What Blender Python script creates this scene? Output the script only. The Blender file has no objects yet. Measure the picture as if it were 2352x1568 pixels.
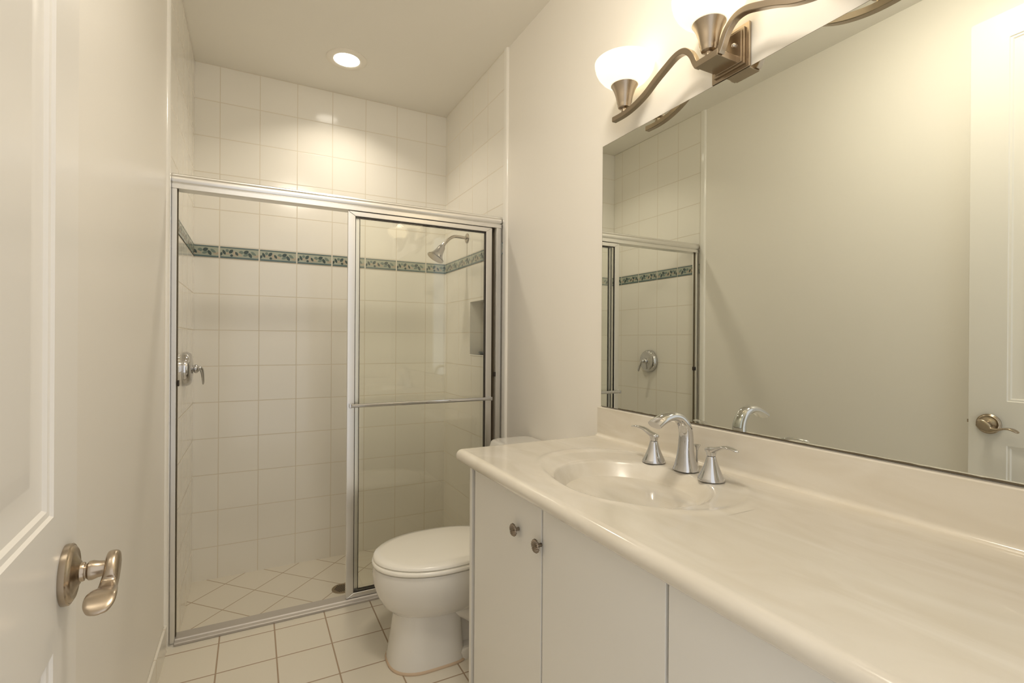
import bpy, bmesh, math, random
from mathutils import Vector, Matrix
SC = bpy.context.scene
COL = SC.collection
PI = math.pi
CH = 1.225                      # lens height above the room floor

# ------------------------------------------------------------------ camera
cd = bpy.data.cameras.new('camera'); cam = bpy.data.objects.new('camera', cd); COL.objects.link(cam)
yaw, pitch, roll = [math.radians(a) for a in (27.6248, -0.0742, 0.3716)]
F = Vector((math.sin(yaw)*math.cos(pitch), math.cos(yaw)*math.cos(pitch), math.sin(pitch)))
Rv = Vector((math.cos(yaw), -math.sin(yaw), 0)); Uv = Rv.cross(F)
R2 = Rv*math.cos(roll) + Uv*math.sin(roll); U2 = Uv*math.cos(roll) - Rv*math.sin(roll)
cam.matrix_world = Matrix(((R2.x, U2.x, -F.x, 0), (R2.y, U2.y, -F.y, 0), (R2.z, U2.z, -F.z, CH), (0, 0, 0, 1)))
cd.sensor_width = 36; cd.lens = 1137.4652/2352*36; cd.clip_start = 0.01
SC.camera = cam

# ------------------------------------------------------------------ world, exposure
w = bpy.data.worlds.new('daylight'); SC.world = w; w.use_nodes = True
bg = w.node_tree.nodes['Background']; bg.inputs[0].default_value = (1.0, 0.985, 0.97, 1); bg.inputs[1].default_value = 0.85
SC.view_settings.view_transform = 'Standard'; SC.view_settings.look = 'None'
SC.view_settings.gamma = 1; SC.view_settings.use_curve_mapping = False
SC.view_settings.exposure = 0.38
SC.cycles.use_denoising = True
SC.cycles.max_bounces = 14; SC.cycles.diffuse_bounces = 8; SC.cycles.glossy_bounces = 8; SC.cycles.transparent_max_bounces = 24
SC.cycles.sample_clamp_indirect = 6.0
SC.cycles.caustics_reflective = False; SC.cycles.caustics_refractive = False

# ------------------------------------------------------------------ room dimensions
XL, XR = -0.303, 1.196          # painted side walls
XTL, XTR = -0.295, 1.188        # faces of the shower tile on them
YT = 2.345                      # front edge of the shower tile
YB = 3.284                      # shower back wall
ZC = 2.781                      # ceiling
ZS = -0.141                     # shower floor
YF = 0.0                        # inner face of the wall with the entrance
TP = 0.2032                     # tile pitch

# ------------------------------------------------------------------ materials
def mat(name, col, rough=0.5, metal=0.0, spec=0.5, coat=0.0, bump=None, emis=None):
    m = bpy.data.materials.new(name); m.use_nodes = True
    b = m.node_tree.nodes['Principled BSDF']
    b.inputs['Base Color'].default_value = (*col, 1); b.inputs['Roughness'].default_value = rough
    b.inputs['Metallic'].default_value = metal; b.inputs['Specular IOR Level'].default_value = spec
    b.inputs['Coat Weight'].default_value = coat; b.inputs['Coat Roughness'].default_value = 0.05
    if emis:
        b.inputs['Emission Color'].default_value = (*emis[0], 1); b.inputs['Emission Strength'].default_value = emis[1]
    if bump:
        nt = m.node_tree; tc = nt.nodes.new('ShaderNodeTexCoord'); n = nt.nodes.new('ShaderNodeTexNoise')
        n.inputs['Scale'].default_value = bump[0]; n.inputs['Detail'].default_value = 3
        bp = nt.nodes.new('ShaderNodeBump'); bp.inputs['Strength'].default_value = bump[1]; bp.inputs['Distance'].default_value = 0.002
        nt.links.new(tc.outputs['Object'], n.inputs['Vector']); nt.links.new(n.outputs['Fac'], bp.inputs['Height'])
        nt.links.new(bp.outputs['Normal'], b.inputs['Normal'])
    return m

def M2(nt, op, a, b=None, c=None):
    n = nt.nodes.new('ShaderNodeMath'); n.operation = op
    for i, v in enumerate((a, b, c)):
        if v is None: continue
        if isinstance(v, (int, float)): n.inputs[i].default_value = v
        else: nt.links.new(v, n.inputs[i])
    return n.outputs[0]

def line_mask(nt, coord, off, pitch, width):
    """1 on a grout line (repeated every pitch from off), 0 on the tile, soft-edged"""
    t = M2(nt, 'FRACT', M2(nt, 'DIVIDE', M2(nt, 'SUBTRACT', coord, off - pitch*0.5), pitch))
    d = M2(nt, 'MULTIPLY', M2(nt, 'ABSOLUTE', M2(nt, 'SUBTRACT', t, 0.5)), pitch)     # distance to the line
    mr = nt.nodes.new('ShaderNodeMapRange'); mr.interpolation_type = 'SMOOTHSTEP'
    nt.links.new(d, mr.inputs[0]); mr.inputs[1].default_value = width*0.35; mr.inputs[2].default_value = width*0.75
    mr.inputs[3].default_value = 1; mr.inputs[4].default_value = 0
    return mr.outputs[0]

def tile_mat(name, tile, grout, rough, lines, gw=0.004, spec=0.5, wav=0.12, diag=None):
    """lines: list of (axis, offset, pitch, lo, hi) ; lo/hi bound z for row sets"""
    m = bpy.data.materials.new(name); m.use_nodes = True; nt = m.node_tree; b = nt.nodes['Principled BSDF']
    g = nt.nodes.new('ShaderNodeNewGeometry'); sx = nt.nodes.new('ShaderNodeSeparateXYZ'); nt.links.new(g.outputs['Position'], sx.inputs[0])
    ax = {'x': sx.outputs[0], 'y': sx.outputs[1], 'z': sx.outputs[2]}
    if diag:
        ox, oy, px, py = diag
        u = M2(nt, 'DIVIDE', M2(nt, 'SUBTRACT', ax['x'], ox), px); v = M2(nt, 'DIVIDE', M2(nt, 'SUBTRACT', ax['y'], oy), py)
        ax['p'] = M2(nt, 'MULTIPLY', M2(nt, 'ADD', u, v), 0.5*TP); ax['q'] = M2(nt, 'MULTIPLY', M2(nt, 'SUBTRACT', u, v), 0.5*TP)
    tot = None
    for (a, off, pitch, lo, hi) in lines:
        k = line_mask(nt, ax[a], off, pitch, gw)
        if lo is not None: k = M2(nt, 'MULTIPLY', k, M2(nt, 'GREATER_THAN', ax['z'], lo))
        if hi is not None: k = M2(nt, 'MULTIPLY', k, M2(nt, 'LESS_THAN', ax['z'], hi))
        tot = k if tot is None else M2(nt, 'MAXIMUM', tot, k)
    n1 = nt.nodes.new('ShaderNodeTexNoise'); n1.inputs['Scale'].default_value = 2.2; n1.inputs['Detail'].default_value = 4
    nt.links.new(g.outputs['Position'], n1.inputs['Vector'])
    cr = nt.nodes.new('ShaderNodeMix'); cr.data_type = 'RGBA'
    cr.inputs['A'].default_value = (*[c*0.96 for c in tile], 1); cr.inputs['B'].default_value = (*[min(1, c*1.03) for c in tile], 1)
    nt.links.new(n1.outputs['Fac'], cr.inputs['Factor'])
    mx = nt.nodes.new('ShaderNodeMix'); mx.data_type = 'RGBA'; nt.links.new(tot, mx.inputs['Factor'])
    nt.links.new(cr.outputs['Result'], mx.inputs['A']); mx.inputs['B'].default_value = (*grout, 1)
    nt.links.new(mx.outputs['Result'], b.inputs['Base Color'])
    nt.links.new(M2(nt, 'ADD', M2(nt, 'MULTIPLY', tot, 0.5), rough), b.inputs['Roughness'])
    b.inputs['Specular IOR Level'].default_value = spec
    n2 = nt.nodes.new('ShaderNodeTexNoise'); n2.inputs['Scale'].default_value = 14; n2.inputs['Detail'].default_value = 1
    nt.links.new(g.outputs['Position'], n2.inputs['Vector'])
    h = M2(nt, 'SUBTRACT', M2(nt, 'MULTIPLY', n2.outputs['Fac'], wav), tot)
    bp = nt.nodes.new('ShaderNodeBump'); bp.inputs['Strength'].default_value = 0.35; bp.inputs['Distance'].default_value = 0.0015
    nt.links.new(h, bp.inputs['Height']); nt.links.new(bp.outputs['Normal'], b.inputs['Normal'])
    return m

TILE = (0.84, 0.815, 0.755); GRT = (0.70, 0.645, 0.545)
ZLOW, ZUP = 1.686, 1.757        # lower and upper edge of the leaf border
rows = [('z', ZLOW, 0.2055, None, ZLOW + 0.002), ('z', ZUP, 0.2045, ZUP - 0.002, None)]
m_tile_back = tile_mat('tile_back', TILE, GRT, 0.13, rows + [('x', -0.1717, TP, None, None)])
m_tile_right = tile_mat('tile_right', TILE, GRT, 0.13, rows + [('y', 3.239, 0.2175, None, None)])
m_tile_left = tile_mat('tile_left', TILE, (0.70, 0.645, 0.55), 0.10, rows + [('y', 3.181, 0.2005, None, None)])
m_floor = tile_mat('tile_floor', (0.68, 0.635, 0.545), (0.36, 0.27, 0.19), 0.32, [('x', 0.290, 0.2025, None, None), ('y', 2.1035, 0.2045, None, None)], gw=0.0048, wav=0.25)
m_pan = tile_mat('tile_pan', (0.70, 0.655, 0.565), (0.43, 0.34, 0.245), 0.32, [('p', 0, TP, None, None), ('q', 0, TP, None, None)], gw=0.0045, wav=0.25, diag=(0.0160, 3.0352, 0.1455, 0.1500))
m_base = tile_mat('tile_base', (0.76, 0.73, 0.66), (0.52, 0.45, 0.35), 0.2, [('y', 2.31, 0.2045, None, None)], gw=0.004)
m_wall = mat('wall_paint', (0.85, 0.82, 0.765), 0.36, spec=0.35, bump=(260, 0.08))
m_ceil = mat('ceiling_paint', (0.84, 0.815, 0.755), 0.8, spec=0.2, bump=(220, 0.15))
m_trimtile = mat('bullnose_tile', (0.86, 0.84, 0.79), 0.12)
m_door = mat('door_paint', (0.85, 0.825, 0.78), 0.3, spec=0.4)
m_cab = mat('cabinet_laminate', (0.77, 0.755, 0.715), 0.35, spec=0.4, bump=(500, 0.03))
m_dark = mat('dark_gap', (0.05, 0.045, 0.04), 0.7)
m_por = mat('porcelain', (0.73, 0.71, 0.67), 0.08, spec=0.55, coat=0.3)
m_seat = mat('seat_plastic', (0.88, 0.855, 0.79), 0.16)
m_caulk = mat('stained_caulk', (0.55, 0.42, 0.30), 0.7)
m_chrome = mat('chrome', (0.62, 0.62, 0.63), 0.05, metal=1)
m_alu = mat('bright_aluminium', (0.80, 0.79, 0.77), 0.28, metal=1)
m_track = mat('dull_aluminium', (0.52, 0.49, 0.46), 0.5, metal=0.7)
m_nickel = mat('brushed_nickel', (0.50, 0.43, 0.35), 0.30, metal=1)
m_shead = mat('shower_nickel', (0.43, 0.385, 0.33), 0.16, metal=1)
m_bronze = mat('satin_nickel', (0.46, 0.385, 0.30), 0.27, metal=1)
m_knob = mat('pewter', (0.29, 0.245, 0.20), 0.22, metal=1)
m_black = mat('rubber', (0.03, 0.022, 0.018), 0.5)
m_drain = mat('drain_metal', (0.40, 0.33, 0.24), 0.3, metal=1)
m_soap = mat('slate_soap', (0.045, 0.06, 0.065), 0.4)
m_mirror = mat('mirror_silver', (0.79, 0.81, 0.755), 0.0, metal=1)
m_edge_gap = mat('mirror_edge_and_gap_dark', (0.11, 0.085, 0.05), 0.5)  # mirror rim; also darkens the gaps of jambs and cabinets
m_white = mat('light_trim', (0.84, 0.80, 0.72), 0.35)
m_bulb = mat('bulb_glow', (1, 1, 1), 0.5, emis=((1.0, 0.90, 0.72), 1.0))
m_fill_dome = mat('fill_dome_glow', (0.9, 0.88, 0.82), 0.3, emis=((1.0, 0.91, 0.76), 37.0))  # glow of the added fill lamp
m_lens = mat('lens_glow', (1, 1, 1), 0.5, emis=((1.0, 0.93, 0.80), 6.0))

def marble():
    m = mat('cultured_marble', (0.84, 0.775, 0.67), 0.14, spec=0.5, coat=0.2); nt = m.node_tree; b = nt.nodes['Principled BSDF']
    tc = nt.nodes.new('ShaderNodeTexCoord'); mp = nt.nodes.new('ShaderNodeMapping'); mp.inputs['Scale'].default_value = (7, 2.0, 7); mp.inputs['Rotation'].default_value = (0, 0, 0.5)
    n = nt.nodes.new('ShaderNodeTexNoise'); n.inputs['Scale'].default_value = 1.6; n.inputs['Detail'].default_value = 7; n.inputs['Distortion'].default_value = 1.4
    cr = nt.nodes.new('ShaderNodeValToRGB'); cr.color_ramp.elements[0].position = 0.35; cr.color_ramp.elements[1].position = 0.68
    cr.color_ramp.elements[0].color = (0.655, 0.605, 0.515, 1); cr.color_ramp.elements[1].color = (0.725, 0.685, 0.61, 1)
    nt.links.new(tc.outputs['Object'], mp.inputs[0]); nt.links.new(mp.outputs[0], n.inputs['Vector']); nt.links.new(n.outputs['Fac'], cr.inputs[0]); nt.links.new(cr.outputs[0], b.inputs['Base Color'])
    return m
m_marble = marble(); m_basin = m_marble.copy(); m_basin.name = 'basin_marble'; m_basin.node_tree.nodes['Principled BSDF'].inputs['Roughness'].default_value = 0.26; m_basin.node_tree.nodes['Principled BSDF'].inputs['Coat Weight'].default_value = 0.05

def shade_glass():
    m = bpy.data.materials.new('alabaster_glass'); m.use_nodes = True; nt = m.node_tree; nt.nodes.clear()
    out = nt.nodes.new('ShaderNodeOutputMaterial'); d = nt.nodes.new('ShaderNodeBsdfDiffuse'); t = nt.nodes.new('ShaderNodeBsdfTranslucent')
    e = nt.nodes.new('ShaderNodeEmission'); gl = nt.nodes.new('ShaderNodeBsdfGlossy'); gl.inputs['Roughness'].default_value = 0.2
    d.inputs[0].default_value = (0.9, 0.86, 0.76, 1); t.inputs[0].default_value = (0.95, 0.86, 0.68, 1)
    e.inputs[0].default_value = (1.0, 0.92, 0.72, 1); e.inputs[1].default_value = 0.47
    a = nt.nodes.new('ShaderNodeMixShader'); a.inputs[0].default_value = 0.55; nt.links.new(d.outputs[0], a.inputs[1]); nt.links.new(t.outputs[0], a.inputs[2])
    c = nt.nodes.new('ShaderNodeMixShader'); c.inputs[0].default_value = 0.05; nt.links.new(a.outputs[0], c.inputs[1]); nt.links.new(gl.outputs[0], c.inputs[2])
    s = nt.nodes.new('ShaderNodeAddShader'); nt.links.new(c.outputs[0], s.inputs[0]); nt.links.new(e.outputs[0], s.inputs[1]); nt.links.new(s.outputs[0], out.inputs[0])
    return m
m_shade = shade_glass()

def door_glass():
    """thin tempered pane: a slightly green see-through sheet with its mirror-like surface reflection"""
    m = bpy.data.materials.new('shower_glass'); m.use_nodes = True; nt = m.node_tree; nt.nodes.clear()
    out = nt.nodes.new('ShaderNodeOutputMaterial'); t = nt.nodes.new('ShaderNodeBsdfTransparent'); t.inputs[0].default_value = (0.995, 1.0, 0.968, 1)
    g = nt.nodes.new('ShaderNodeBsdfGlossy'); g.inputs['Roughness'].default_value = 0.0; g.inputs[0].default_value = (1, 1, 1, 1)
    fr = nt.nodes.new('ShaderNodeFresnel'); fr.inputs[0].default_value = 1.45
    mx = nt.nodes.new('ShaderNodeMixShader'); nt.links.new(M2(nt, 'MINIMUM', M2(nt, 'MULTIPLY', fr.outputs[0], 1.7), 1.0), mx.inputs[0]); nt.links.new(t.outputs[0], mx.inputs[1]); nt.links.new(g.outputs[0], mx.inputs[2])
    nt.links.new(mx.outputs[0], out.inputs[0])
    return m
m_glass = door_glass()
m_leaf_dark = mat('leaf_dark', (0.055, 0.085, 0.085), 0.15)
m_leaf_mid = mat('leaf_mid', (0.17, 0.225, 0.20), 0.15)
m_leaf_pale = mat('leaf_pale', (0.46, 0.40, 0.31), 0.15)
m_bord = mat('border_ground', (0.40, 0.43, 0.355), 0.15)
m_bline = mat('border_line', (0.10, 0.155, 0.16), 0.15)

# ------------------------------------------------------------------ mesh helpers
class MB:
    def __init__(s): s.v = []; s.f = []; s.m = []
    def add(s, vs, fs, mi=0):
        o = len(s.v); s.v += [tuple(p) for p in vs]; s.f += [tuple(i + o for i in f) for f in fs]; s.m += [mi]*len(fs)
    def box(s, a, b, mi=0):
        (x0, y0, z0), (x1, y1, z1) = a, b
        s.add([(x0,y0,z0),(x1,y0,z0),(x1,y1,z0),(x0,y1,z0),(x0,y0,z1),(x1,y0,z1),(x1,y1,z1),(x0,y1,z1)],
              [(0,3,2,1),(4,5,6,7),(0,1,5,4),(1,2,6,5),(2,3,7,6),(3,0,4,7)], mi)
    def lathe(s, prof, n=40, mat4=None, mi=0, close=True, sx=1.0, sy=1.0):
        """prof: list of (r, z); around local z"""
        vs = []; fs = []
        for (r, z) in prof:
            for i in range(n):
                a = 2*PI*i/n; p = Vector((r*math.cos(a)*sx, r*math.sin(a)*sy, z)); vs.append(mat4 @ p if mat4 else p)
        for k in range(len(prof)-1):
            for i in range(n):
                j = (i+1) % n; fs.append((k*n+i, k*n+j, (k+1)*n+j, (k+1)*n+i))
        if close:
            fs.append(tuple(range(n-1, -1, -1))); fs.append(tuple((len(prof)-1)*n+i for i in range(n)))
        s.add(vs, fs, mi)
    def sweep(s, path, prof, side, n=16, power=2.0, cap=True, mi=0):
        """path points, prof: (a,b) half extents per point (a along side, b across), superellipse section"""
        P = [Vector(p) for p in path]; L = len(P); vs = []; fs = []; side = Vector(side)
        for k in range(L):
            t = (P[min(k+1, L-1)] - P[max(k-1, 0)]).normalized()
            sd = (side - t*side.dot(t)).normalized(); nn = t.cross(sd)
            a, b = prof[k] if isinstance(prof, list) else prof
            for i in range(n):
                th = 2*PI*i/n; c, q = math.cos(th), math.sin(th)
                u = math.copysign(abs(c)**(2/power), c)*a; v = math.copysign(abs(q)**(2/power), q)*b
                vs.append(P[k] + sd*u + nn*v)
        for k in range(L-1):
            for i in range(n):
                j = (i+1) % n; fs.append((k*n+i, k*n+j, (k+1)*n+j, (k+1)*n+i))
        if cap: fs.append(tuple(range(n-1, -1, -1))); fs.append(tuple((L-1)*n+i for i in range(n)))
        s.add(vs, fs, mi)
    def rsweep(s, path, prof, side, c=0.0015, mi=0):
        """rectangular bar with eased corners along a path"""
        P = [Vector(p) for p in path]; L = len(P); rings = []
        a, b = prof
        sec = [(a-c, b), (a, b-c), (a, -b+c), (a-c, -b), (-a+c, -b), (-a, -b+c), (-a, b-c), (-a+c, b)]
        for k in range(L):
            t = (P[min(k+1, L-1)] - P[max(k-1, 0)]).normalized(); sd = Vector(side); sd = (sd - t*sd.dot(t)).normalized(); nn = t.cross(sd)
            rings.append([P[k] + sd*u + nn*v for u, v in sec])
        s.loops(rings, mi=mi)
    def prism(s, poly, axis, a, b, mi=0):
        """poly in the two remaining axes (cyclic order), extruded on axis from a to b"""
        def mk(p, h):
            if axis == 'x': return (h, p[0], p[1])
            if axis == 'y': return (p[0], h, p[1])
            return (p[0], p[1], h)
        n = len(poly); vs = [mk(p, a) for p in poly] + [mk(p, b) for p in poly]
        s.add(vs, [tuple(range(n)), tuple(range(2*n-1, n-1, -1))] + [(i, i+n, (i+1) % n + n, (i+1) % n) for i in range(n)], mi)
    def loops(s, rings, cap0=True, cap1=True, mi=0, closed=True):
        n = len(rings[0]); vs = [p for r in rings for p in r]; fs = []
        for k in range(len(rings)-1):
            for i in range(n if closed else n-1):
                j = (i+1) % n; fs.append((k*n+i, k*n+j, (k+1)*n+j, (k+1)*n+i))
        if cap0: fs.append(tuple(range(n-1, -1, -1)))
        if cap1: fs.append(tuple((len(rings)-1)*n+i for i in range(n)))
        s.add(vs, fs, mi)
    def build(s, name, mats, parent=None, smooth=None, bevel=0.0, seg=2, subd=0, origin=None):
        if not isinstance(mats, (list, tuple)): mats = [mats]
        me = bpy.data.meshes.new(name)
        o0 = Vector(origin) if origin is not None else Vector((0, 0, 0))
        me.from_pydata([tuple(Vector(p) - o0) for p in s.v], [], s.f)
        for m in mats: me.materials.append(m)
        me.polygons.foreach_set('material_index', s.m)
        bm = bmesh.new(); bm.from_mesh(me); bmesh.ops.recalc_face_normals(bm, faces=bm.faces)
        if smooth is not None:
            for f in bm.faces: f.smooth = True
            lim = math.radians(smooth)
            for e in bm.edges:
                if len(e.link_faces) == 2 and e.calc_face_angle(0) > lim: e.smooth = False
        bm.to_mesh(me); bm.free()
        o = bpy.data.objects.new(name, me); COL.objects.link(o); o.location = o0
        if parent is not None: o.parent = parent
        if bevel:
            b = o.modifiers.new('bevel', 'BEVEL'); b.width = bevel; b.segments = seg; b.limit_method = 'ANGLE'; b.angle_limit = math.radians(40); b.harden_normals = False
            if smooth is None:
                for p in me.polygons: p.use_smooth = True
                wn = o.modifiers.new('wn', 'WEIGHTED_NORMAL'); wn.keep_sharp = True
        if subd:
            sd = o.modifiers.new('sub', 'SUBSURF'); sd.levels = subd; sd.render_levels = subd
        return o

def struct(o, label=None):
    o['kind'] = 'structure'
    if label: o['label'] = label
    return o
def thing(name, loc, label, cat, group=None, rz=0.0):
    o = bpy.data.objects.new(name, None); COL.objects.link(o); o.location = loc; o.rotation_euler = (0, 0, rz); o.empty_display_size = 0.05
    o['label'] = label; o['category'] = cat
    if group: o['group'] = group
    return o
def tag(o, label, cat, group=None):
    o['label'] = label; o['category'] = cat
    if group: o['group'] = group
    return o
def catmull(pts, sub=6):
    """smooth a list of equal-length tuples (points and radii together)"""
    out = []; n = len(pts)
    for i in range(n-1):
        p0 = pts[max(i-1, 0)]; p1 = pts[i]; p2 = pts[i+1]; p3 = pts[min(i+2, n-1)]
        for k in range(sub):
            t = k/sub; t2 = t*t; t3 = t2*t
            out.append(tuple(0.5*((2*b) + (c-a)*t + (2*a-5*b+4*c-d)*t2 + (3*b-a-3*c+d)*t3) for a, b, c, d in zip(p0, p1, p2, p3)))
    out.append(tuple(pts[-1])); return out
def T(loc, axis='z', rz=0.0):
    """local z of a lathe onto a world axis"""
    r = {'z': Matrix.Identity(4), 'x': Matrix.Rotation(PI/2, 4, 'Y'), '-x': Matrix.Rotation(-PI/2, 4, 'Y'), 'y': Matrix.Rotation(-PI/2, 4, 'X'), '-y': Matrix.Rotation(PI/2, 4, 'X'), '-z': Matrix.Rotation(PI, 4, 'X')}[axis]
    return Matrix.Translation(loc) @ r @ Matrix.Rotation(rz, 4, 'Z')

# ------------------------------------------------------------------ setting
b = MB(); b.box((XL-0.12, -0.14, -0.10), (XR+0.12, 2.43, 0)); struct(b.build('floor', m_floor))
b = MB(); b.box((XL-0.12, 2.43, ZS-0.06), (XR+0.12, YB+0.1, ZS)); b.box((XL-0.12, 2.36, ZS-0.06), (XR+0.12, 2.4299, -0.1001)); struct(b.build('floor', m_pan), 'sunken shower floor of diagonal cream tiles')
b = MB(); b.box((XL-0.12, -0.14, ZC), (XR+0.12, YB+0.1, ZC+0.1)); struct(b.build('ceiling', m_ceil))
b = MB(); b.box((XL-0.12, -0.14, -0.1), (XL, YB+0.1, ZC)); struct(b.build('wall_left', m_wall))
b = MB(); b.box((XR+0.0, -0.14, -0.1), (XR+0.2, YT+0.03, ZC)); struct(b.build('wall_right', m_wall))
b = MB(); b.box((XL, YB, ZS), (XR+0.1, YB+0.1, ZC)); struct(b.build('wall_back', m_tile_back))
# entrance wall behind the camera, with the open doorway
b = MB(); b.box((XL, -0.14, 0), (-0.19, YF, ZC)); b.box((0.76, -0.14, 0), (XR, YF, ZC)); b.box((-0.19, -0.14, 2.56), (0.76, YF, ZC)); struct(b.build('wall_front', m_wall))
# shower side walls: tile cladding, the right one with its recessed niche
b = MB(); b.box((XL, YT, ZS), (XTL, YB, ZC)); struct(b.build('wall_shower_left', m_tile_left, bevel=0.004))
NY0, NY1, NZ0, NZ1 = 2.50, 2.8305, 1.141, 1.463
b = MB()
for (y0, y1, z0, z1) in ((YT+0.035, NY0, ZS, ZC), (NY1, YB, ZS, ZC), (NY0, NY1, ZS, NZ0), (NY0, NY1, NZ1, ZC)): b.box((XTR, y0, z0), (XR+0.09, y1, z1))
b.box((XR+0.08, NY0, NZ0), (XR+0.09, NY1, NZ1)); b.box((XTR, YT, ZS), (XR-0.0002, YT+0.035, ZC))
struct(b.build('wall_shower_right', m_tile_right))
b = MB(); b.box((XTR-0.003, NY0, NZ0-0.008), (XTR+0.09, NY1, NZ0)); struct(b.build('trim_1', m_trimtile, bevel=0.003), 'pale sill of the niche in the shower wall')
def bull(name, x, sgn):     # rounded tile edge down the front of the shower tile
    b = MB(); pr = [(x, YT-0.006)]
    for k in range(7):
        a = PI/2*k/6; pr.append((x - sgn*0.012*math.sin(a), YT + 0.006 - 0.012*math.cos(a)))
    pr += [(x - sgn*0.012, YT+0.03), (x, YT+0.03)]
    b.prism(pr, 'z', 0.0, ZC); return struct(b.build(name, m_trimtile, smooth=50))
bull('trim_2', XR, 1); bull('trim_3', XL, -1)
b = MB(); b.box((XL, YF+0.02, 0), (XL+0.010, 2.345, 0.102)); struct(b.build('baseboard_left', m_base, bevel=0.003))
b = MB(); b.box((XR-0.010, 1.53, 0), (XR, 2.34, 0.102)); struct(b.build('baseboard_right', m_base, bevel=0.003))

# leaf border running round the shower
LEAVES = [  # (u, v, length, width, angle deg, material) on a 0..1 x 0..1 tile face
    (.035, .26, .34, .17, 60, 1), (.115, .52, .42, .16, -65, 1), (.285, .66, .40, .20, 50, 1), (.425, .42, .36, .15, -60, 1), (.30, .17, .22, .16, 0, 1),
    (.665, .70, .40, .22, 25, 1), (.85, .58, .46, .17, -38, 2), (.655, .34, .42, .17, 22, 2), (.765, .33, .44, .19, -62, 1),
    (.20, .38, .30, .16, 5, 3), (.36, .45, .44, .18, 75, 3), (.51, .34, .34, .17, -35, 3), (.90, .30, .36, .17, -30, 3), (.54, .63, .34, .22, -5, 4), (.19, .74, .24, .2, 10, 4), (.42, .16, .2, .14, 0, 3), (.965, .36, .22, .13, 70, 3)]
def border(name, origin, du, nrm, first, last, u0, pitch, flip=False):
    """strip from u=first to last along du; joints at u0 + k*pitch"""
    b = MB(); du = Vector(du); nn = Vector(nrm); o = Vector(origin); hgt = ZUP - ZLOW
    def P(u, v, d): return o + du*u + Vector((0, 0, ZLOW + v*hgt)) + nn*d
    k = math.floor((first - u0)/pitch)
    while u0 + k*pitch < last:
        a0, a1 = u0 + k*pitch, u0 + (k+1)*pitch; k += 1
        c0, c1 = max(a0 + 0.004, first), min(a1 - 0.004, last)
        if c1 - c0 < 0.004: continue
        def quad(x0, x1, v0, v1, d, mi): b.add([P(x0, v0, 0), P(x1, v0, 0), P(x1, v1, 0), P(x0, v1, 0), P(x0, v0, d), P(x1, v0, d), P(x1, v1, d), P(x0, v1, d)], [(4,5,6,7), (0,1,5,4), (1,2,6,5), (2,3,7,6), (3,0,4,7)], mi)
        quad(c0, c1, 0.05, 0.95, 0.0022, 0); quad(c0, c1, 0.05, 0.17, 0.0031, 5); quad(c0, c1, 0.86, 0.95, 0.0031, 5)
        for (u, v, ln, wd, an, mi) in LEAVES:
            if flip: u, an = 1 - u, 180 - an
            uc = a0 + u*pitch; cz = 0.17 + v*0.66; ca, sa = math.cos(math.radians(an)), math.sin(math.radians(an)); ring = []
            n = 10
            for i in range(n):
                t = 2*PI*i/n; lx = math.cos(t)*ln*0.5*hgt; ly = math.sin(t)*abs(math.sin(t))**0.4*wd*0.5*hgt*1.25
                ring.append((uc + (lx*ca - ly*sa), cz + (lx*sa + ly*ca)/hgt))
            if any(not (c0 < p[0] < c1) for p in ring): 
                ring = [(min(max(p[0], c0), c1), p[1]) for p in ring]
                if max(p[0] for p in ring) - min(p[0] for p in ring) < 0.003: continue
            ring = [(p[0], min(max(p[1], 0.15), 0.87)) for p in ring]
            d = 0.0027 if mi == 4 else (0.0030 if mi == 3 else 0.0033)
            b.add([P(p[0], p[1], d) for p in ring], [tuple(range(n))], mi)
    return struct(b.build(name, [m_bord, m_leaf_dark, m_leaf_mid, m_leaf_pale, m_leaf_mid, m_bline]), 'green leaf border on ' + {'trim_4': 'the back shower wall', 'trim_5': 'the left shower wall', 'trim_6': 'the shower-head wall'}[name])
border('trim_4', (0, YB, 0), (1, 0, 0), (0, -1, 0), XTL, XTR, -0.1717, TP)
border('trim_5', (XTL, 0, 0), (0, 1, 0), (1, 0, 0), YT+0.014, YB-0.004, 3.181, 0.2005)
border('trim_6', (XTR, YB, 0), (0, -1, 0), (-1, 0, 0), 0.004, YB-YT-0.014, YB-3.239, 0.2175)

# ------------------------------------------------------------------ door standing open against the left wall
DA = math.radians(3.1); DW, DT, DZ0, DZ1 = 0.93, 0.035, 0.012, 2.525
dr = thing('door_1', (-0.226, 0.932, 0), 'white raised-panel door standing open along the left wall', 'door', rz=DA); dr['kind'] = 'structure'
b = MB(); fy = [-DW, 0]
pan = [(-DW+0.118, -0.118, 0.165, 0.830), (-DW+0.118, -0.118, 1.001, 2.420)]
# slab without its two room-side panel openings
b.box((-DT, -DW, DZ0), (-0.012, 0, DZ1))
b.box((-0.012, -DW, DZ0), (0, pan[0][0], DZ1)); b.box((-0.012, pan[0][1], DZ0), (0, 0, DZ1))
for z0, z1 in ((DZ0, pan[0][2]), (pan[0][3], pan[1][2]), (pan[1][3], DZ1)): b.box((-0.012, pan[0][0], z0), (0, pan[0][1], z1))
b.build('door_slab', m_door, dr)
for (y0, y1, z0, z1) in pan:
    b = MB(); rings = []
    for ins, dep in ((0, 0.0), (0.003, -0.0035), (0.009, -0.0045), (0.013, -0.0085), (0.026, -0.0105), (0.030, -0.0112), (0.048, -0.0112), (0.052, -0.0100), (0.075, -0.0045), (0.078, -0.0042)):
        rings.append([(dep, y0+ins, z0+ins), (dep, y1-ins, z0+ins), (dep, y1-ins, z1-ins), (dep, y0+ins, z1-ins)])
    b.loops(rings, cap0=False); b.build('door_panel', m_door, dr, smooth=28)
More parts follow.
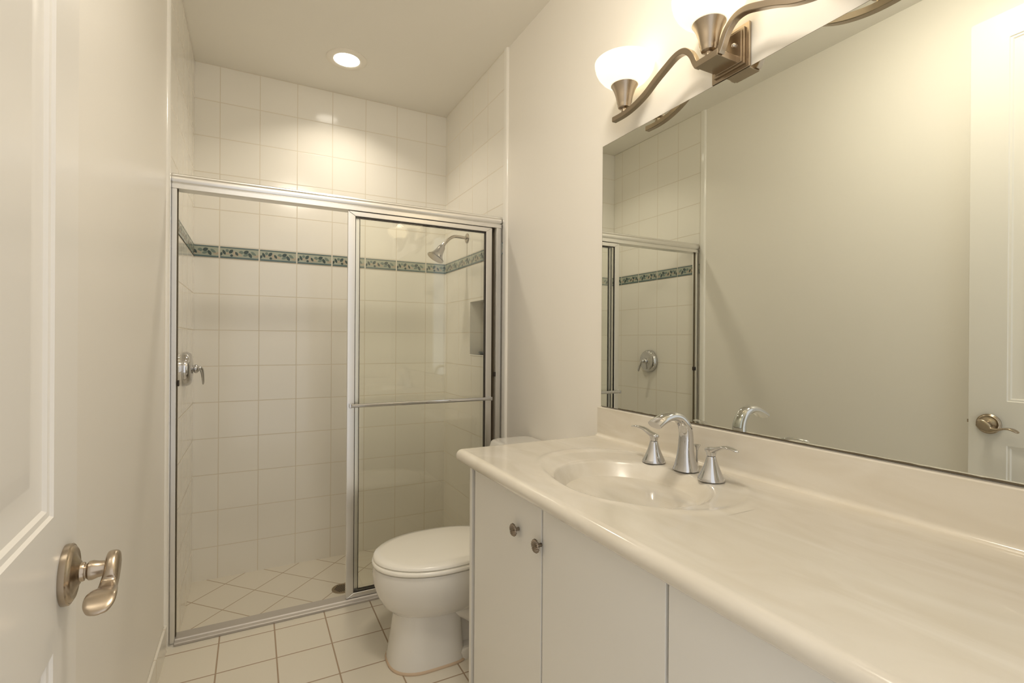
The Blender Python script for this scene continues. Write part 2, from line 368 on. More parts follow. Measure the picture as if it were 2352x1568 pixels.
# lever handle
hz, hy = 0.907, -0.066
hd = MB(); hd.lathe([(0.0, 0), (0.0390, 0), (0.0395, 0.002), (0.0395, 0.0070), (0.0378, 0.0085), (0.0368, 0.0080), (0.0358, 0.0098), (0.0325, 0.0116), (0.0285, 0.0106), (0.0255, 0.0112), (0.0190, 0.0140), (0.0145, 0.0170), (0.0, 0.0175)], 56, T((0, hy, hz), 'x'), close=False)
h = hd.build('door_handle', m_bronze, dr, smooth=35)
s = MB(); s.lathe([(0.0, 0.012), (0.0125, 0.013), (0.0125, 0.0200), (0.0120, 0.0212), (0.0095, 0.0216), (0.0095, 0.0232), (0.0125, 0.0258), (0.0128, 0.0300), (0.0108, 0.0360), (0.0100, 0.0420), (0.0102, 0.0480), (0.0, 0.0480)], 32, T((0, hy, hz), 'x'), close=False)
s.build('lever_stem', m_bronze, h, smooth=40)
pts = [(0.0510, hy+0.0180, hz+0.007, 0.0070, 0.0060), (0.0510, hy+0.0145, hz+0.006, 0.0080, 0.0150), (0.0510, hy+0.003, hz+0.001, 0.0085, 0.0195), (0.0510, hy-0.010, hz-0.008, 0.0085, 0.0185), (0.0500, hy-0.023, hz-0.0165, 0.0095, 0.0125), (0.0510, hy-0.041, hz-0.0150, 0.0115, 0.0060), (0.0510, hy-0.061, hz-0.0080, 0.0140, 0.0044), (0.0510, hy-0.080, hz-0.0050, 0.0160, 0.0040), (0.0505, hy-0.094, hz-0.0095, 0.0155, 0.0038), (0.0500, hy-0.103, hz-0.0150, 0.0105, 0.0032), (0.0500, hy-0.1055, hz-0.0170, 0.0030, 0.0015)]
pts = catmull(pts, 5); l = MB(); l.sweep([p[:3] for p in pts], [(p[3], p[4]) for p in pts], (1, 0, 0), n=32, power=3.2); l.build('lever', m_bronze, h, smooth=50)
b = MB(); b.box((-0.026, 0.0, hz-0.013), (-0.010, 0.0015, hz+0.013)); b.box((-0.023, 0.001, hz-0.005), (-0.013, 0.010, hz+0.008)); b.build('latch', m_bronze, dr)

# ------------------------------------------------------------------ shower enclosure
FY = 2.385
fr = thing('shower_enclosure', ((XTL+XTR)/2, 2.40, 0), 'silver aluminium frame with header and track around the shower opening', 'shower enclosure')
def ch(o, par): o.parent = par; o.matrix_parent_inverse = Matrix.Translation(par.location).inverted(); return o
b = MB()
pr = [(2.445, 1.828), (2.445, 1.889), (2.392, 1.889), (2.390, 1.887), (2.389, 1.883)]
for k in range(17):
    a = PI*k/16; pr.append((2.389 - 0.007*math.sin(a), 1.8655 + 0.0155*math.cos(a)))
pr += [(2.3885, 1.848), (2.384, 1.846), (2.384, 1.8285), (2.386, 1.828)]
b.prism(pr, 'x', XTL+0.0005, XTR-0.0005); ch(b.build('header_rail', m_alu, smooth=24), fr)
b = MB(); b.box((XTL+0.0005, 2.386, 0.0), (XTL+0.0225, 2.425, 1.828)); b.box((XTL+0.022, 2.400, 0.02), (XTL+0.026, 2.412, 1.828), 1); ch(b.build('jamb', [m_alu, m_edge_gap], bevel=0.0015), fr)
b = MB(); b.box((XTR-0.036, 2.386, 0.0), (XTR-0.0005, 2.412, 1.828)); b.box((XTR-0.058, 2.4385, 0.02), (XTR-0.0005, 2.445, 1.828), 1); b.box((XTR-0.040, 2.412, 0.02), (XTR-0.0005, 2.4385, 1.828), 1); ch(b.build('jamb', [m_alu, m_edge_gap], bevel=0.0015), fr)
b = MB(); b.prism([(2.362, 0.0005), (2.362, 0.010), (2.366, 0.0125), (2.383, 0.0135), (2.386, 0.018), (2.440, 0.018), (2.440, 0.0005)], 'x', XTL+0.0225, XTR-0.0365); ch(b.build('bottom_track', m_track, bevel=0.001), fr)
for x, z in ((XTL+0.026, 1.045), (XTR-0.0365, 1.045)):
    b = MB(); sgn = 1 if x < 0 else -1; b.box((min(x, x+sgn*0.006), 2.393, z-0.012), (max(x, x+sgn*0.006), 2.412, z+0.012)); ch(b.build('bumper', m_black, bevel=0.002), fr)

def sliding_door(name, x0, x1, y, z0, z1, sw, label, bar):
    d = thing(name, ((x0+x1)/2, y, z0), label, 'shower door', 'sliding shower doors')
    t = 0.0085
    b = MB()   # four mitred rails
    for c in ([(x0, z0), (x1, z0), (x1-sw, z0+0.021), (x0+sw, z0+0.021)], [(x0, z1), (x0+sw, z1-0.023), (x1-sw, z1-0.023), (x1, z1)],
              [(x0, z0), (x0+sw, z0+0.021), (x0+sw, z1-0.023), (x0, z1)], [(x1, z0), (x1, z1), (x1-sw, z1-0.023), (x1-sw, z0+0.021)]):
        b.prism(c, 'y', y-t, y+t)
    ch(b.build('door_frame', m_alu, bevel=0.0022), d)
    b = MB(); gx0, gx1, gz0, gz1 = x0+sw, x1-sw, z0+0.021, z1-0.023
    b.box((gx0, y-0.004, gz0), (gx0+0.0025, y+0.004, gz1)); b.box((gx1-0.0035, y-0.007, gz0), (gx1, y+0.007, gz1)); b.box((gx0, y-0.004, gz1-0.003), (gx1, y+0.004, gz1)); b.box((gx0, y-0.004, gz0), (gx1, y+0.004, gz0+0.003))
    ch(b.build('gasket', m_black), d)
    b = MB(); b.add([(gx0, y, gz0), (gx1, y, gz0), (gx1, y, gz1), (gx0, y, gz1)], [(0, 1, 2, 3)]); ch(b.build('glass_pane', m_glass, d and None), d)
    if bar:
        zb = 0.920; yb = y - 0.036
        b = MB(); b.sweep([(x0+0.012, yb, zb), (x1-0.014, yb, zb)], (0.0085, 0.0060), (0, 0, 1), n=20, power=3); tb = ch(b.build('towel_bar', m_chrome, smooth=50), d)
        for x in (x0+0.012, x1-0.014):
            b = MB(); b.box((x-0.006, yb-0.007, zb-0.0095), (x+0.006, y-t, zb+0.0095)); o = b.build('bracket', m_chrome, bevel=0.002); o.parent = tb
    return d
sliding_door('shower_door', 0.3885, 1.1285, 2.400, 0.019, 1.826, 0.0345, 'outer sliding shower door with a towel bar across its glass', True)
sliding_door('shower_door', 0.4215, 1.1265, 2.424, 0.019, 1.826, 0.0250, 'inner sliding shower door, behind the one with the towel bar', False)

# shower head
sh = thing('showerhead', (XTR, 2.885, 1.866), 'bell-shaped nickel shower head on a curved arm from the right tiled wall', 'showerhead')
b = MB(); b.lathe([(0, 0), (0.031, 0), (0.030, 0.004), (0.022, 0.008), (0.012, 0.010), (0, 0.010)], 36, T((XTR, 2.885, 1.866), '-x'), close=False); ch(b.build('flange', m_shead, smooth=40), sh)
ap = catmull([(XTR-0.004, 2.885, 1.866), (XTR-0.05, 2.885, 1.869), (XTR-0.085, 2.885, 1.868), (XTR-0.115, 2.885, 1.853), (XTR-0.140, 2.885, 1.828), (XTR-0.158, 2.885, 1.808)], 6)
b = MB(); b.sweep(ap, (0.0095, 0.0095), (0, 1, 0), n=18); ch(b.build('shower_arm', m_shead, smooth=60), sh)
hdm = Matrix.Translation((XTR-0.158, 2.885, 1.808)) @ Vector((0, 0, 1)).rotation_difference(Vector((-0.52, -0.02, -0.854))).to_matrix().to_4x4()
b = MB(); b.lathe([(0, -0.012), (0.012, -0.012), (0.0135, 0.0), (0.0135, 0.006), (0.017, 0.008), (0.0215, 0.016), (0.024, 0.030), (0.027, 0.048), (0.033, 0.066), (0.043, 0.082), (0.053, 0.092), (0.0545, 0.096), (0.052, 0.099)], 40, hdm, close=False); ch(b.build('shower_bell', m_shead, smooth=50), sh)
b = MB(); b.lathe([(0.052, 0.099), (0.046, 0.0975), (0, 0.0975)], 40, hdm, close=False); ch(b.build('spray_face', m_nickel, smooth=40), sh)

# shower valve
sv = thing('shower_valve', (XTL, 2.853, 1.079), 'round chrome shower valve with a lever on the left tiled wall', 'shower valve')
vm = T((XTL, 2.853, 1.079), 'x')
b = MB(); b.lathe([(0, 0), (0.083, 0), (0.0835, 0.012), (0.0800, 0.022), (0.0740, 0.030), (0.066, 0.0345), (0.058, 0.0360), (0.034, 0.0375), (0.032, 0.0390), (0, 0.0395)], 56, vm, close=False); ch(b.build('escutcheon', m_chrome, smooth=40), sv)
b = MB(); b.lathe([(0, 0.037), (0.015, 0.037), (0.015, 0.041), (0.0200, 0.044), (0.0225, 0.050), (0.0205, 0.056), (0.015, 0.060), (0.012, 0.064), (0, 0.065)], 36, vm, close=False); ch(b.build('valve_hub', m_chrome, smooth=50), sv)
x0 = XTL
pts = catmull([(x0+0.058, 2.853, 1.080, .0110, .0110), (x0+0.067, 2.855, 1.081, .0100, .0100), (x0+0.073, 2.860, 1.074, .0100, .0090), (x0+0.076, 2.869, 1.055, .0100, .0075), (x0+0.0775, 2.880, 1.030, .0105, .0065), (x0+0.078, 2.887, 1.012, .0095, .0055), (x0+0.077, 2.890, 1.000, .0050, .0035)], 5)
b = MB(); b.sweep([p[:3] for p in pts], [(p[3], p[4]) for p in pts], (0, 1, 0.3), n=18); ch(b.build('valve_lever', m_chrome, smooth=60), sv)

# floor drain, item in the niche
dz = ZS
dn = thing('shower_drain', (0.443, 2.838, dz), 'round metal drain with square holes in the shower floor', 'drain')
b = MB(); b.lathe([(0.0, 0.0), (0.056, 0.0), (0.056, 0.002), (0.052, 0.0032), (0.050, 0.0028), (0.0, 0.0026)], 48, T((0.443, 2.838, dz)), close=False); ch(b.build('drain_plate', m_drain, smooth=40), dn)
b = MB()
for i in range(-4, 5):
    for j in range(-4, 5):
        x, y = i*0.0098 + (0.0049 if j % 2 else 0), j*0.0088
        if x*x + y*y < 0.0425**2: b.box((0.443+x-0.0034, 2.838+y-0.0030, dz+0.0026), (0.443+x+0.0034, 2.838+y+0.0030, dz+0.0031))
ch(b.build('drain_hole', m_black), dn)
b = MB(); b.lathe([(0.0, -1.0)] + [(math.cos(a), math.sin(a)) for a in [PI*(-0.5+k/12) for k in range(1, 12)]] + [(0.0, 1.0)], 24, Matrix.Translation((XTR+0.026, 2.700, NZ0+0.0105)) @ Matrix.Rotation(0.10, 4, 'X') @ Matrix.Diagonal((0.018, 0.045, 0.0085, 1)), close=False)
tag(b.build('soap_bar', m_soap, smooth=80, origin=(XTR+0.026, 2.700, NZ0)), 'dark slate oval soap bar lying on the sill of the shower niche', 'soap')

# recessed light in the shower ceiling, plus an added dome lamp filling the room
def downlight(x, y, label, watt, spread):
    rl = thing('recessed_light', (x, y, ZC), label, 'ceiling light')
    b = MB(); b.lathe([(0.070, 0.0), (0.1065, 0.0), (0.1065, 0.003), (0.103, 0.006), (0.090, 0.0075), (0.073, 0.0070), (0.069, 0.0045), (0.069, 0.0)], 56, T((x, y, ZC), '-z'), close=False); ch(b.build('light_trim', m_white, smooth=40), rl)
    b = MB(); b.lathe([(0.0, 0.0046), (0.069, 0.0036)], 48, T((x, y, ZC), '-z'), close=False); ch(b.build('light_lens', m_lens, smooth=40), rl)
    ld = bpy.data.lights.new('downlight', 'AREA'); ld.shape = 'DISK'; ld.size = 0.13; ld.energy = watt; ld.spread = spread; ld.color = (1.0, 0.90, 0.74)
    lo = bpy.data.objects.new('downlight', ld); COL.objects.link(lo); lo.location = (x, y, ZC-0.0085); lo.parent = rl; lo.matrix_parent_inverse = Matrix.Translation(rl.location).inverted()
downlight(0.454, 2.868, 'round recessed downlight in the ceiling over the shower', 3.8, 2.25)
fl = thing('added_fill_lamp', (0.38, 0.85, ZC), 'added out-of-view dome lamp that brightens the room', 'ceiling light')  # unseen lamp, added to lift the brightness of the room
b = MB(); b.lathe([(0, 0), (0.185, 0), (0.185, 0.020), (0.178, 0.026), (0, 0.026)], 56, T((0.38, 0.85, ZC-0.0005), '-z'), close=False); ch(b.build('fill_lamp_base', m_bronze, smooth=40), fl)
b = MB(); b.lathe([(0.172, 0.0262), (0.170, 0.040), (0.150, 0.060), (0.110, 0.077), (0.060, 0.086), (0.0, 0.089)], 56, T((0.38, 0.85, ZC-0.0005), '-z'), close=False); ch(b.build('dome', m_fill_dome, smooth=60), fl)

# ------------------------------------------------------------------ toilet
TY = 1.875
to = thing('toilet', (0.80, TY, 0), 'white two-piece toilet with closed lid between vanity and shower', 'toilet')
def egg(xf, xb, hw, z, n=48, bl=2.0, fl=2.0, xm=None):
    """closed outline: front (low x) rounded, widest at xm"""
    xm = xm if xm is not None else xf + (xb-xf)*0.55; r = []
    for i in range(n):
        a = 2*PI*i/n; c, s = math.cos(a), math.sin(a)
        p = fl if c < 0 else bl
        dx = math.copysign(abs(c)**(2/p), c); dy = math.copysign(abs(s)**(2/p), s)
        r.append((xm + dx*((xm-xf) if c < 0 else (xb-xm)), TY + dy*hw, z))
    return r
# bowl over a columnar pedestal, with a low foot and the trapway behind it
b = MB()
b.loops([egg(0.540, 0.90, 0.060, 0.170, xm=0.68, bl=3), egg(0.500, 0.94, 0.092, 0.180, xm=0.68, bl=3), egg(0.468, 0.96, 0.122, 0.199, xm=0.67, bl=3), egg(0.440, 0.97, 0.147, 0.228, xm=0.66, bl=3.2), egg(0.419, 0.98, 0.166, 0.268, xm=0.655, bl=3.4), egg(0.406, 1.00, 0.178, 0.312, xm=0.65, bl=3.6), egg(0.402, 1.02, 0.182, 0.350, xm=0.65, bl=4), egg(0.406, 1.02, 0.179, 0.373, xm=0.65, bl=4), egg(0.418, 1.02, 0.168, 0.376, xm=0.65, bl=4)])
bo = ch(b.build('bowl', m_por, smooth=60), to)
b = MB(); b.loops([egg(0.459, 0.738, 0.120, 0.0, xm=0.60, bl=6, fl=2.5), egg(0.459, 0.738, 0.120, 0.016, xm=0.60, bl=6, fl=2.5), egg(0.464, 0.735, 0.113, 0.045, xm=0.60, bl=6, fl=2.5), egg(0.474, 0.731, 0.107, 0.11, xm=0.60, bl=6, fl=2.5), egg(0.483, 0.727, 0.103, 0.17, xm=0.60, bl=6, fl=2.5), egg(0.489, 0.725, 0.104, 0.195, xm=0.60, bl=6, fl=2.4), egg(0.489, 0.725, 0.106, 0.212, xm=0.60, bl=6, fl=2.4)])
pe = ch(b.build('pedestal', m_por, smooth=50), to)
b = MB(); b.loops([egg(0.455, 0.742, 0.124, 0.0005, xm=0.60, bl=6, fl=2.5), egg(0.454, 0.743, 0.125, 0.004, xm=0.60, bl=6, fl=2.5), egg(0.459, 0.738, 0.120, 0.010, xm=0.60, bl=6, fl=2.5)]); b.build('caulk_ring', m_caulk, smooth=60).parent = pe
b = MB(); b.loops([egg(0.66, 1.02, 0.112, 0.0, xm=0.82, bl=5, fl=5), egg(0.66, 1.02, 0.112, 0.030, xm=0.82, bl=5, fl=5), egg(0.67, 1.01, 0.104, 0.040, xm=0.82, bl=5, fl=5)]); b.build('foot', m_por, smooth=50).parent = pe
b = MB(); b.loops([egg(0.69, 1.01, 0.055, 0.03, xm=0.82, bl=5, fl=5), egg(0.69, 1.01, 0.055, 0.30, xm=0.82, bl=5, fl=5)]); b.build('trapway_web', m_por, smooth=50).parent = pe
for sg in (-1, 1):
    pth = catmull([(0.700, TY+sg*0.070, 0.200, .034), (0.755, TY+sg*0.078, 0.170, .036), (0.815, TY+sg*0.082, 0.120, .036), (0.880, TY+sg*0.078, 0.070, .034), (0.950, TY+sg*0.065, 0.060, .030)], 6)
    b = MB(); b.sweep([p[:3] for p in pth], [(p[3], p[3]) for p in pth], (0, 1, 0), n=20); b.build('trapway', m_por, smooth=60).parent = pe
b = MB(); b.loops([egg(0.403, 0.900, 0.184, 0.379, xm=0.645, bl=2.6), egg(0.400, 0.903, 0.187, 0.383, xm=0.645, bl=2.6), egg(0.400, 0.903, 0.187, 0.391, xm=0.645, bl=2.6), egg(0.404, 0.899, 0.183, 0.395, xm=0.645, bl=2.6)])
ch(b.build('seat', m_seat, smooth=50), to)
b = MB(); b.loops([egg(0.409, 0.905, 0.180, 0.3975, xm=0.645, bl=2.6), egg(0.4045, 0.909, 0.1845, 0.401, xm=0.645, bl=2.6), egg(0.405, 0.909, 0.184, 0.408, xm=0.645, bl=2.6), egg(0.411, 0.904, 0.178, 0.413, xm=0.645, bl=2.6), egg(0.440, 0.885, 0.155, 0.4165, xm=0.645, bl=2.6), egg(0.52, 0.80, 0.09, 0.4185, xm=0.645, bl=2.4)])
ch(b.build('lid', m_seat, smooth=50), to)
for sg in (-1, 1):
    b = MB(); b.box((0.905, TY+sg*0.07-0.022, 0.378), (0.950, TY+sg*0.07+0.022, 0.408)); ch(b.build('hinge', m_seat, bevel=0.008, seg=3), to)
def rrect(x0, x1, y0, y1, z, r, n=6):
    o = []
    for (cx, cy, a0) in ((x1-r, y1-r, 0), (x0+r, y1-r, PI/2), (x0+r, y0+r, PI), (x1-r, y0+r, 1.5*PI)):
        for k in range(n+1): a = a0 + PI/2*k/n; o.append((cx + r*math.cos(a), cy + r*math.sin(a), z))
    return o
b = MB(); b.loops([rrect(1.00, 1.182, TY-0.20, TY+0.20, 0.376, .04), rrect(0.990, 1.186, TY-0.215, TY+0.215, 0.42, .04), rrect(0.984, 1.188, TY-0.225, TY+0.225, 0.728, .04)]); ch(b.build('tank', m_por, smooth=50), to)
TX0, TX1, TH = 0.972, 1.192, 0.238
b = MB(); b.loops([rrect(TX0+0.006, TX1, TY-TH+0.006, TY+TH-0.006, 0.7285, .04), rrect(TX0, TX1, TY-TH, TY+TH, 0.733, .045), rrect(TX0+0.006, TX1, TY-TH+0.006, TY+TH-0.006, 0.758, .045), rrect(TX0+0.012, TX1-0.004, TY-TH+0.012, TY+TH-0.012, 0.765, .045), rrect(TX0+0.022, TX1-0.010, TY-TH+0.022, TY+TH-0.022, 0.7675, .04), rrect(TX0+0.034, TX1-0.02, TY-TH+0.034, TY+TH-0.034, 0.7675, .04)])
ch(b.build('tank_lid', m_por, smooth=40), to)
b = MB(); b.lathe([(0, 0), (0.013, 0), (0.013, 0.006), (0, 0.008)], 20, T((0.984, TY-0.165, 0.665), '-x'), close=False); b.sweep([(0.974, TY-0.165, 0.665), (0.970, TY-0.130, 0.662), (0.972, TY-0.095, 0.658)], [(.004, .006), (.004, .007), (.003, .008)], (1, 0, 0), n=12); ch(b.build('flush_lever', m_chrome, smooth=50), to)

# ------------------------------------------------------------------ vanity
CX = 0.660; CT = 0.8235; CY1 = 1.521; YM = 0.637
def knob(parent, y, z):
    """fluted shell knob on a short post, axis toward the room"""
    k = MB(); m4 = T((CX-0.019, y, z), '-x')
    k.lathe([(0, 0), (0.0050, 0), (0.0046, 0.010), (0.0050, 0.014), (0, 0.015)], 20, m4, close=False)
    n = 64; rings = []
    for (r, h, fl) in ((0.004, 0.0125, 0), (0.0125, 0.0140, .3), (0.0160, 0.0155, 1), (0.0168, 0.0172, 1), (0.0155, 0.0195, 1), (0.0120, 0.0218, .8), (0.0070, 0.0235, .5), (0.0015, 0.0242, 0)):
        ring = []
        for i in range(n):
            a = 2*PI*i/n; rr = r*(1 + 0.045*fl*math.cos(16*a)); hh = h + 0.0016*fl*math.cos(16*a + r*120); ring.append(m4 @ Vector((rr*math.cos(a), rr*math.sin(a), hh)))
        rings.append(ring)
    k.loops(rings); o = k.build('knob', m_knob, smooth=60); o.parent = parent
vc = thing('vanity_cabinet', (0.92, 1.08, 0), 'white flat-front sink cabinet with two doors and round fluted knobs', 'cabinet')
b = MB(); b.box((CX+0.0005, YM, 0.09), (XR-0.005, CY1-0.019, 0.68)); b.box((CX+0.0005, YM, 0.68), (CX+0.022, CY1-0.019, CT)); b.box((CX+0.07, YM, 0.0), (XR-0.005, CY1-0.03, 0.09)); ch(b.build('carcass', m_edge_gap), vc)  # carcass coloured dark so the gaps between the doors read as shade
b = MB(); b.box((CX-0.0185, CY1-0.0185, 0.0), (XR-0.005, CY1, CT)); ch(b.build('side_panel', m_cab, bevel=0.001), vc)
for (y0, y1, ky) in ((1.0615, 1.4775, 1.178), (0.6405, 1.0535, 1.060)):
    b = MB(); b.box((CX-0.0185, y0, 0.10), (CX, y1, CT-0.006)); d = ch(b.build('door', m_cab, bevel=0.0012), vc); knob(d, ky, 0.7165)
dc = thing('drawer_cabinet', (0.92, 0.33, 0), 'white drawer cabinet at the near end of the vanity', 'cabinet')
b = MB(); b.box((CX+0.0005, 0.012, 0.09), (XR-0.005, YM-0.001, CT)); b.box((CX+0.07, 0.012, 0.0), (XR-0.005, YM-0.001, 0.09)); ch(b.build('carcass', m_edge_gap), dc)  # same dark colour puts shade into the drawer gaps
for (z0, z1) in ((0.633, CT-0.006), (0.370, 0.627), (0.10, 0.364)):
    b = MB(); b.box((CX-0.0185, 0.016, z0), (CX, 0.6335, z1)); ch(b.build('drawer', m_cab, bevel=0.0012), dc)

# countertop with moulded oval basin
ZT = CH - 0.359; BR = 0.021; EX = 0.6170; EY = 1.527; BX1 = 1.1765; Y0 = 0.004
ct = thing('countertop', (0.9, 0.77, ZT), 'cream marble vanity countertop with moulded oval basin and backsplash', 'countertop')
def sstep(a, b_, t): t = min(1, max(0, (t-a)/(b_-a))); return t*t*(3-2*t)
def top_z(x, y):
    ro = math.hypot((x-0.917)/0.224, (y-1.038)/0.308)
    z = 0.0030*math.exp(-((ro-1.02)/0.05)**2) - 0.0020*sstep(1.02, 0.93, ro)
    rb = math.hypot((x-0.873)/0.1818, (y-1.0075)/0.2183)
    if rb < 1.06:
        core = -0.125*(1 - min(rb, 1)**2.1) if rb < 1 else 0.0
        z += core - 0.0035*sstep(1.06, 0.98, rb)
    return z
HX0, HX1, HY0, HY1 = 0.660, 1.160, 0.700, 1.380
def grid(b, x0, x1, y0, y1, nx, ny, fn, mi=0, mf=None):
    vs = [(x0+(x1-x0)*i/nx, y0+(y1-y0)*j/ny, 0) for j in range(ny+1) for i in range(nx+1)]
    b.add([(x, y, ZT + fn(x, y)) for x, y, _ in vs], [(j*(nx+1)+i, j*(nx+1)+i+1, (j+1)*(nx+1)+i+1, (j+1)*(nx+1)+i) for j in range(ny) for i in range(nx)], mi)
    if mf:
        b.m[-nx*ny:] = [mf(x0+(x1-x0)*(i+.5)/nx, y0+(y1-y0)*(j+.5)/ny) for j in range(ny) for i in range(nx)]
flat = lambda x, y: 0.0
b = MB()
# bullnose edge swept round the front and the far end
prof = [(BR*math.sin(a), -BR + BR*math.cos(a)) for a in [PI*k/14 for k in range(15)]]
path = [(EX, Y0, -1, 0)] + [(EX, EY, -math.cos(PI/2*k/8), math.sin(PI/2*k/8)) for k in range(9)] + [(BX1+0.018, EY, 0, 1)]
rings = [[(px + nx*d, py + ny*d, ZT + z) for d, z in prof] for (px, py, nx, ny) in path]
b.loops(rings, cap0=False, cap1=False, closed=False)
b.add([(EX, Y0, ZT-2*BR), (BX1, Y0, ZT-2*BR), (BX1, EY, ZT-2*BR), (EX, EY, ZT-2*BR)], [(0, 1, 2, 3)])
for (x0, x1, y0, y1) in ((EX, HX0, Y0, EY), (HX1, BX1, Y0, EY), (HX0, HX1, Y0, HY0), (HX0, HX1, HY1, EY)): grid(b, x0, x1, y0, y1, 1, 1, flat)
b.add([(BX1, Y0, ZT), (BX1+0.018, Y0, ZT), (BX1+0.018, EY, ZT), (BX1, EY, ZT)], [(0, 1, 2, 3)])
ch(b.build('slab', m_marble, smooth=40), ct)
b = MB(); grid(b, HX0, HX1, HY0, HY1, 150, 200, lambda x, y: top_z(x, y)*sstep(HX0, HX0+0.02, x)*sstep(HX1, HX1-0.012, x) if not (math.hypot((x-0.873)/0.1818, (y-1.0075)/0.2183) < 1.0) else top_z(x, y), mf=lambda x, y: int(math.hypot((x-0.873)/0.1818, (y-1.0075)/0.2183) < 1.0)); ch(b.build('sink_basin', [m_marble, m_basin], smooth=80), ct)
b = MB()   # backsplash with a small cove at its foot
pr = [(BX1, ZT+0.106), (BX1+0.003, ZT+0.109), (XR-0.001, ZT+0.109), (XR-0.001, ZT-0.01), (BX1-0.012, ZT-0.001)] + [(BX1-0.012+0.012*math.sin(PI/2*k/5), ZT+0.012-0.012*math.cos(PI/2*k/5)) for k in range(6)]
b.prism([(p[0], p[1]) for p in pr], 'y', Y0, EY+0.008); ch(b.build('backsplash', m_marble, smooth=40), ct)
b = MB(); b.lathe([(0, 0), (0.021, 0.0), (0.0205, 0.0025), (0.016, 0.003), (0.0, 0.005)], 32, T((0.873, 1.0075, ZT-0.1300))); ch(b.build('sink_drain', m_chrome, smooth=40), ct)

# faucet
fa = thing('faucet', (1.08, 1.005, ZT), 'chrome widespread bathroom faucet with arched spout and two levers', 'faucet')
zf = ZT + 0.0003
pts = catmull([(1.080, 1.005, zf, .0345, .0330), (1.080, 1.005, zf+0.008, .0325, .0310), (1.079, 1.005, zf+0.028, .0265, .0250), (1.079, 1.005, zf+0.055, .0220, .0205), (1.080, 1.005, zf+0.085, .0200, .0180), (1.078, 1.005, zf+0.110, .0190, .0165), (1.069, 1.005, zf+0.131, .0185, .0150), (1.052, 1.006, zf+0.147, .0185, .0135), (1.030, 1.007, zf+0.1535, .0195, .0125), (1.006, 1.008, zf+0.151, .0215, .0118), (0.984, 1.009, zf+0.1425, .0235, .0112), (0.966, 1.010, zf+0.1325, .0245, .0108)], 6)
b = MB(); b.sweep([p[:3] for p in pts], [(p[3], p[4]) for p in pts], (0, 1, 0), n=32, power=2.4); ch(b.build('spout', m_chrome, smooth=50), fa)
b = MB(); b.lathe([(0, 0), (0.0035, 0), (0.0033, 0.052), (0.0048, 0.060), (0.0095, 0.0675), (0.0100, 0.0690), (0.0070, 0.0705), (0, 0.071)], 24, T((1.118, 1.000, ZT-0.001)), close=False); ch(b.build('lift_rod', m_chrome, smooth=50), fa)
def fhandle(x, y, dirn, pts):
    b = MB(); b.lathe([(0, 0), (0.0340, 0), (0.0340, 0.0025), (0.0315, 0.008), (0.0245, 0.022), (0.0180, 0.038), (0.0138, 0.052), (0.0118, 0.060), (0.0110, 0.0615), (0, 0.0615)], 40, T((x, y, zf)), close=False); h = ch(b.build('handle', m_chrome, smooth=40), fa)
    pp = catmull([(x+dx, y+dirn*dy, zf+dz, a, c) for (dx, dy, dz, a, c) in pts], 6)
    b = MB(); b.sweep([p[:3] for p in pp], [(p[3], p[4]) for p in pp], (1, 0, 0), n=20, power=2.2); b.lathe([(0.0112, 0.0630), (0.0116, 0.066), (0.0128, 0.074), (0.0130, 0.078), (0, 0.079)], 24, T((x, y, zf)), close=False)
    b.build('lever', m_chrome, smooth=50).parent = h
lev = [(0.0, -0.016, 0.0785, .0060, .0030), (0.0, -0.010, 0.0770, .0110, .0070), (0.0, 0.004, 0.0775, .0120, .0085), (-0.002, 0.020, 0.0840, .0110, .0060), (-0.005, 0.042, 0.0925, .0100, .0040), (-0.009, 0.066, 0.0945, .0085, .0032), (-0.012, 0.084, 0.0920, .0060, .0026), (-0.013, 0.090, 0.0905, .0020, .0012)]
fhandle(1.067, 1.117, 1, [(dx, dy*0.95, dz + max(0, dy)*0.03, a, c) for dx, dy, dz, a, c in lev])
fhandle(1.061, 0.902, -1, lev)

# mirror
MZ0, MZ1, MY1 = 0.977, 1.974, 1.531
mi = thing('wall_mirror', (XR, 0.78, MZ0), 'large frameless mirror on the wall above the vanity', 'mirror')
b = MB(); b.box((XR-0.0055, 0.012, MZ0), (XR-0.0005, MY1, MZ1), 1)
b.add([(XR-0.0056, 0.013, MZ0+0.001), (XR-0.0056, MY1-0.001, MZ0+0.001), (XR-0.0056, MY1-0.001, MZ1-0.001), (XR-0.0056, 0.013, MZ1-0.001)], [(0, 1, 2, 3)], 0)
ch(b.build('mirror_glass', [m_mirror, m_edge_gap]), mi)
random.seed(4); b = MB(); n = 90; lo = []; hi = []     # dark creeping edge along the bottom
for k in range(n+1):
    y = 0.013 + (MY1-0.10-0.013)*k/n; lo.append((XR-0.0058, y, MZ0+0.0003)); hi.append((XR-0.0058, y, MZ0+0.0028+random.uniform(0, 0.0012)))
b.add(lo+hi, [(k, k+1, n+2+k, n+1+k) for k in range(n)]); ch(b.build('tarnished_edge', m_edge_gap), mi)

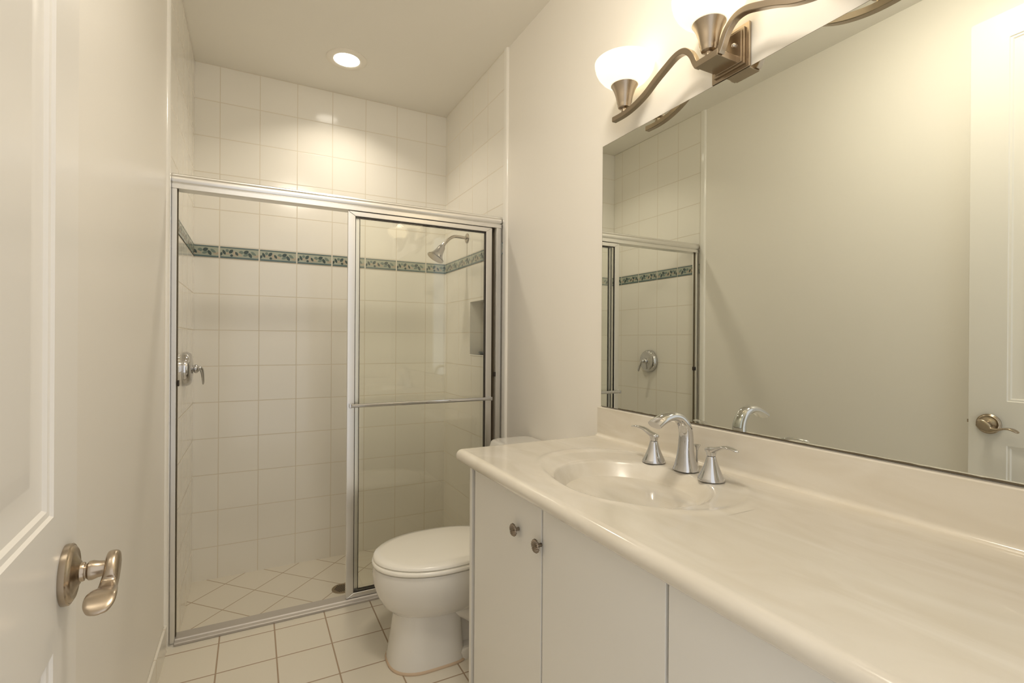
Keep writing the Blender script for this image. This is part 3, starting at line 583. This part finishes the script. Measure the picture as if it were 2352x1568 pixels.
# ------------------------------------------------------------------ vanity light
SX, SY, SZ = 1.114, 0.965, 2.0
vl = thing('vanity_light', (XR, SY, SZ), 'three-shade brushed nickel vanity light with S-curved arms over the mirror', 'wall light')
b = MB()
for (h, d0, d1) in ((0.0615, 0.0, 0.009), (0.0505, 0.009, 0.016), (0.044, 0.016, 0.019)): b.box((XR-d1, SY-0.010-h, 2.036-h), (XR-d0-0.0003, SY-0.010+h, 2.036+h))
pl = ch(b.build('backplate', m_bronze, bevel=0.0015), vl)
for yy in (-0.014, 0.004):
    b = MB(); b.lathe([(0, 0), (0.0065, 0), (0.006, 0.005), (0.003, 0.008), (0, 0.0085)], 16, T((XR-0.019, SY-0.010+yy*1.6, 2.040-yy*0.4), '-x'), close=False); b.build('screw', m_chrome, smooth=50).parent = pl
b = MB(); b.box((SX-0.011, SY-0.0375, 1.9985), (XR-0.018, SY+0.0375, 2.0165)); ch(b.build('socket_box', m_bronze, bevel=0.0012), vl)
half = [(0.036, 2.0050), (0.044, 2.0180), (0.055, 2.0420), (0.068, 2.0600), (0.086, 2.0725), (0.106, 2.0760), (0.128, 2.0725), (0.160, 2.0600), (0.200, 2.0430), (0.250, 2.0180), (0.300, 2.0030), (0.350, 1.9965), (0.405, 1.9975)]
for sg in (1, -1):
    pts = catmull([(SX, SY+sg*d, z) for d, z in half], 6); b = MB(); b.rsweep(pts, (0.0095, 0.0085), (1, 0, 0)); ch(b.build('arm', m_bronze, smooth=28), vl)
for dy, z0 in ((0.352, 2.004), (0.0, 2.0155), (-0.352, 2.004)):
    y = SY + dy; tm = T((SX, y, z0))
    b = MB(); b.lathe([(0, 0), (0.010, 0), (0.010, 0.010), (0.020, 0.014), (0.0225, 0.020), (0.0225, 0.026), (0.0245, 0.030), (0.0285, 0.052), (0.036, 0.074), (0.0430, 0.086), (0.0455, 0.0905), (0.0420, 0.0900), (0.020, 0.078), (0, 0.077)], 44, tm, close=False); ch(b.build('shade_cup', m_bronze, smooth=40), vl)
    pr = [(0.0, 0.0805), (0.030, 0.0810), (0.043, 0.0880), (0.059, 0.0975), (0.075, 0.1100), (0.0875, 0.1250), (0.0955, 0.1410), (0.0990, 0.1560), (0.1000, 0.1660), (0.0980, 0.1665), (0.0960, 0.1560), (0.0925, 0.1420), (0.0845, 0.1275), (0.073, 0.1135), (0.058, 0.1015), (0.042, 0.0920), (0.030, 0.0850), (0.0, 0.0845)]
    b = MB(); b.lathe(pr, 56, tm, close=False); ch(b.build('lamp_shade', m_shade, smooth=60), vl)
    b = MB(); b.lathe([(0, 0.088), (0.012, 0.088), (0.013, 0.105), (0.022, 0.122), (0.0255, 0.136), (0.022, 0.150), (0.012, 0.158), (0, 0.160)], 24, tm, close=False); ch(b.build('bulb', m_bulb, smooth=60), vl)
    ld = bpy.data.lights.new('bulb_light', 'POINT'); ld.energy = 0.12; ld.color = (1.0, 0.89, 0.71); ld.shadow_soft_size = 0.028
    lo = bpy.data.objects.new('bulb_light', ld); COL.objects.link(lo); lo.location = (SX, y, z0+0.188); lo.parent = vl; lo.matrix_parent_inverse = Matrix.Translation(vl.location).inverted()
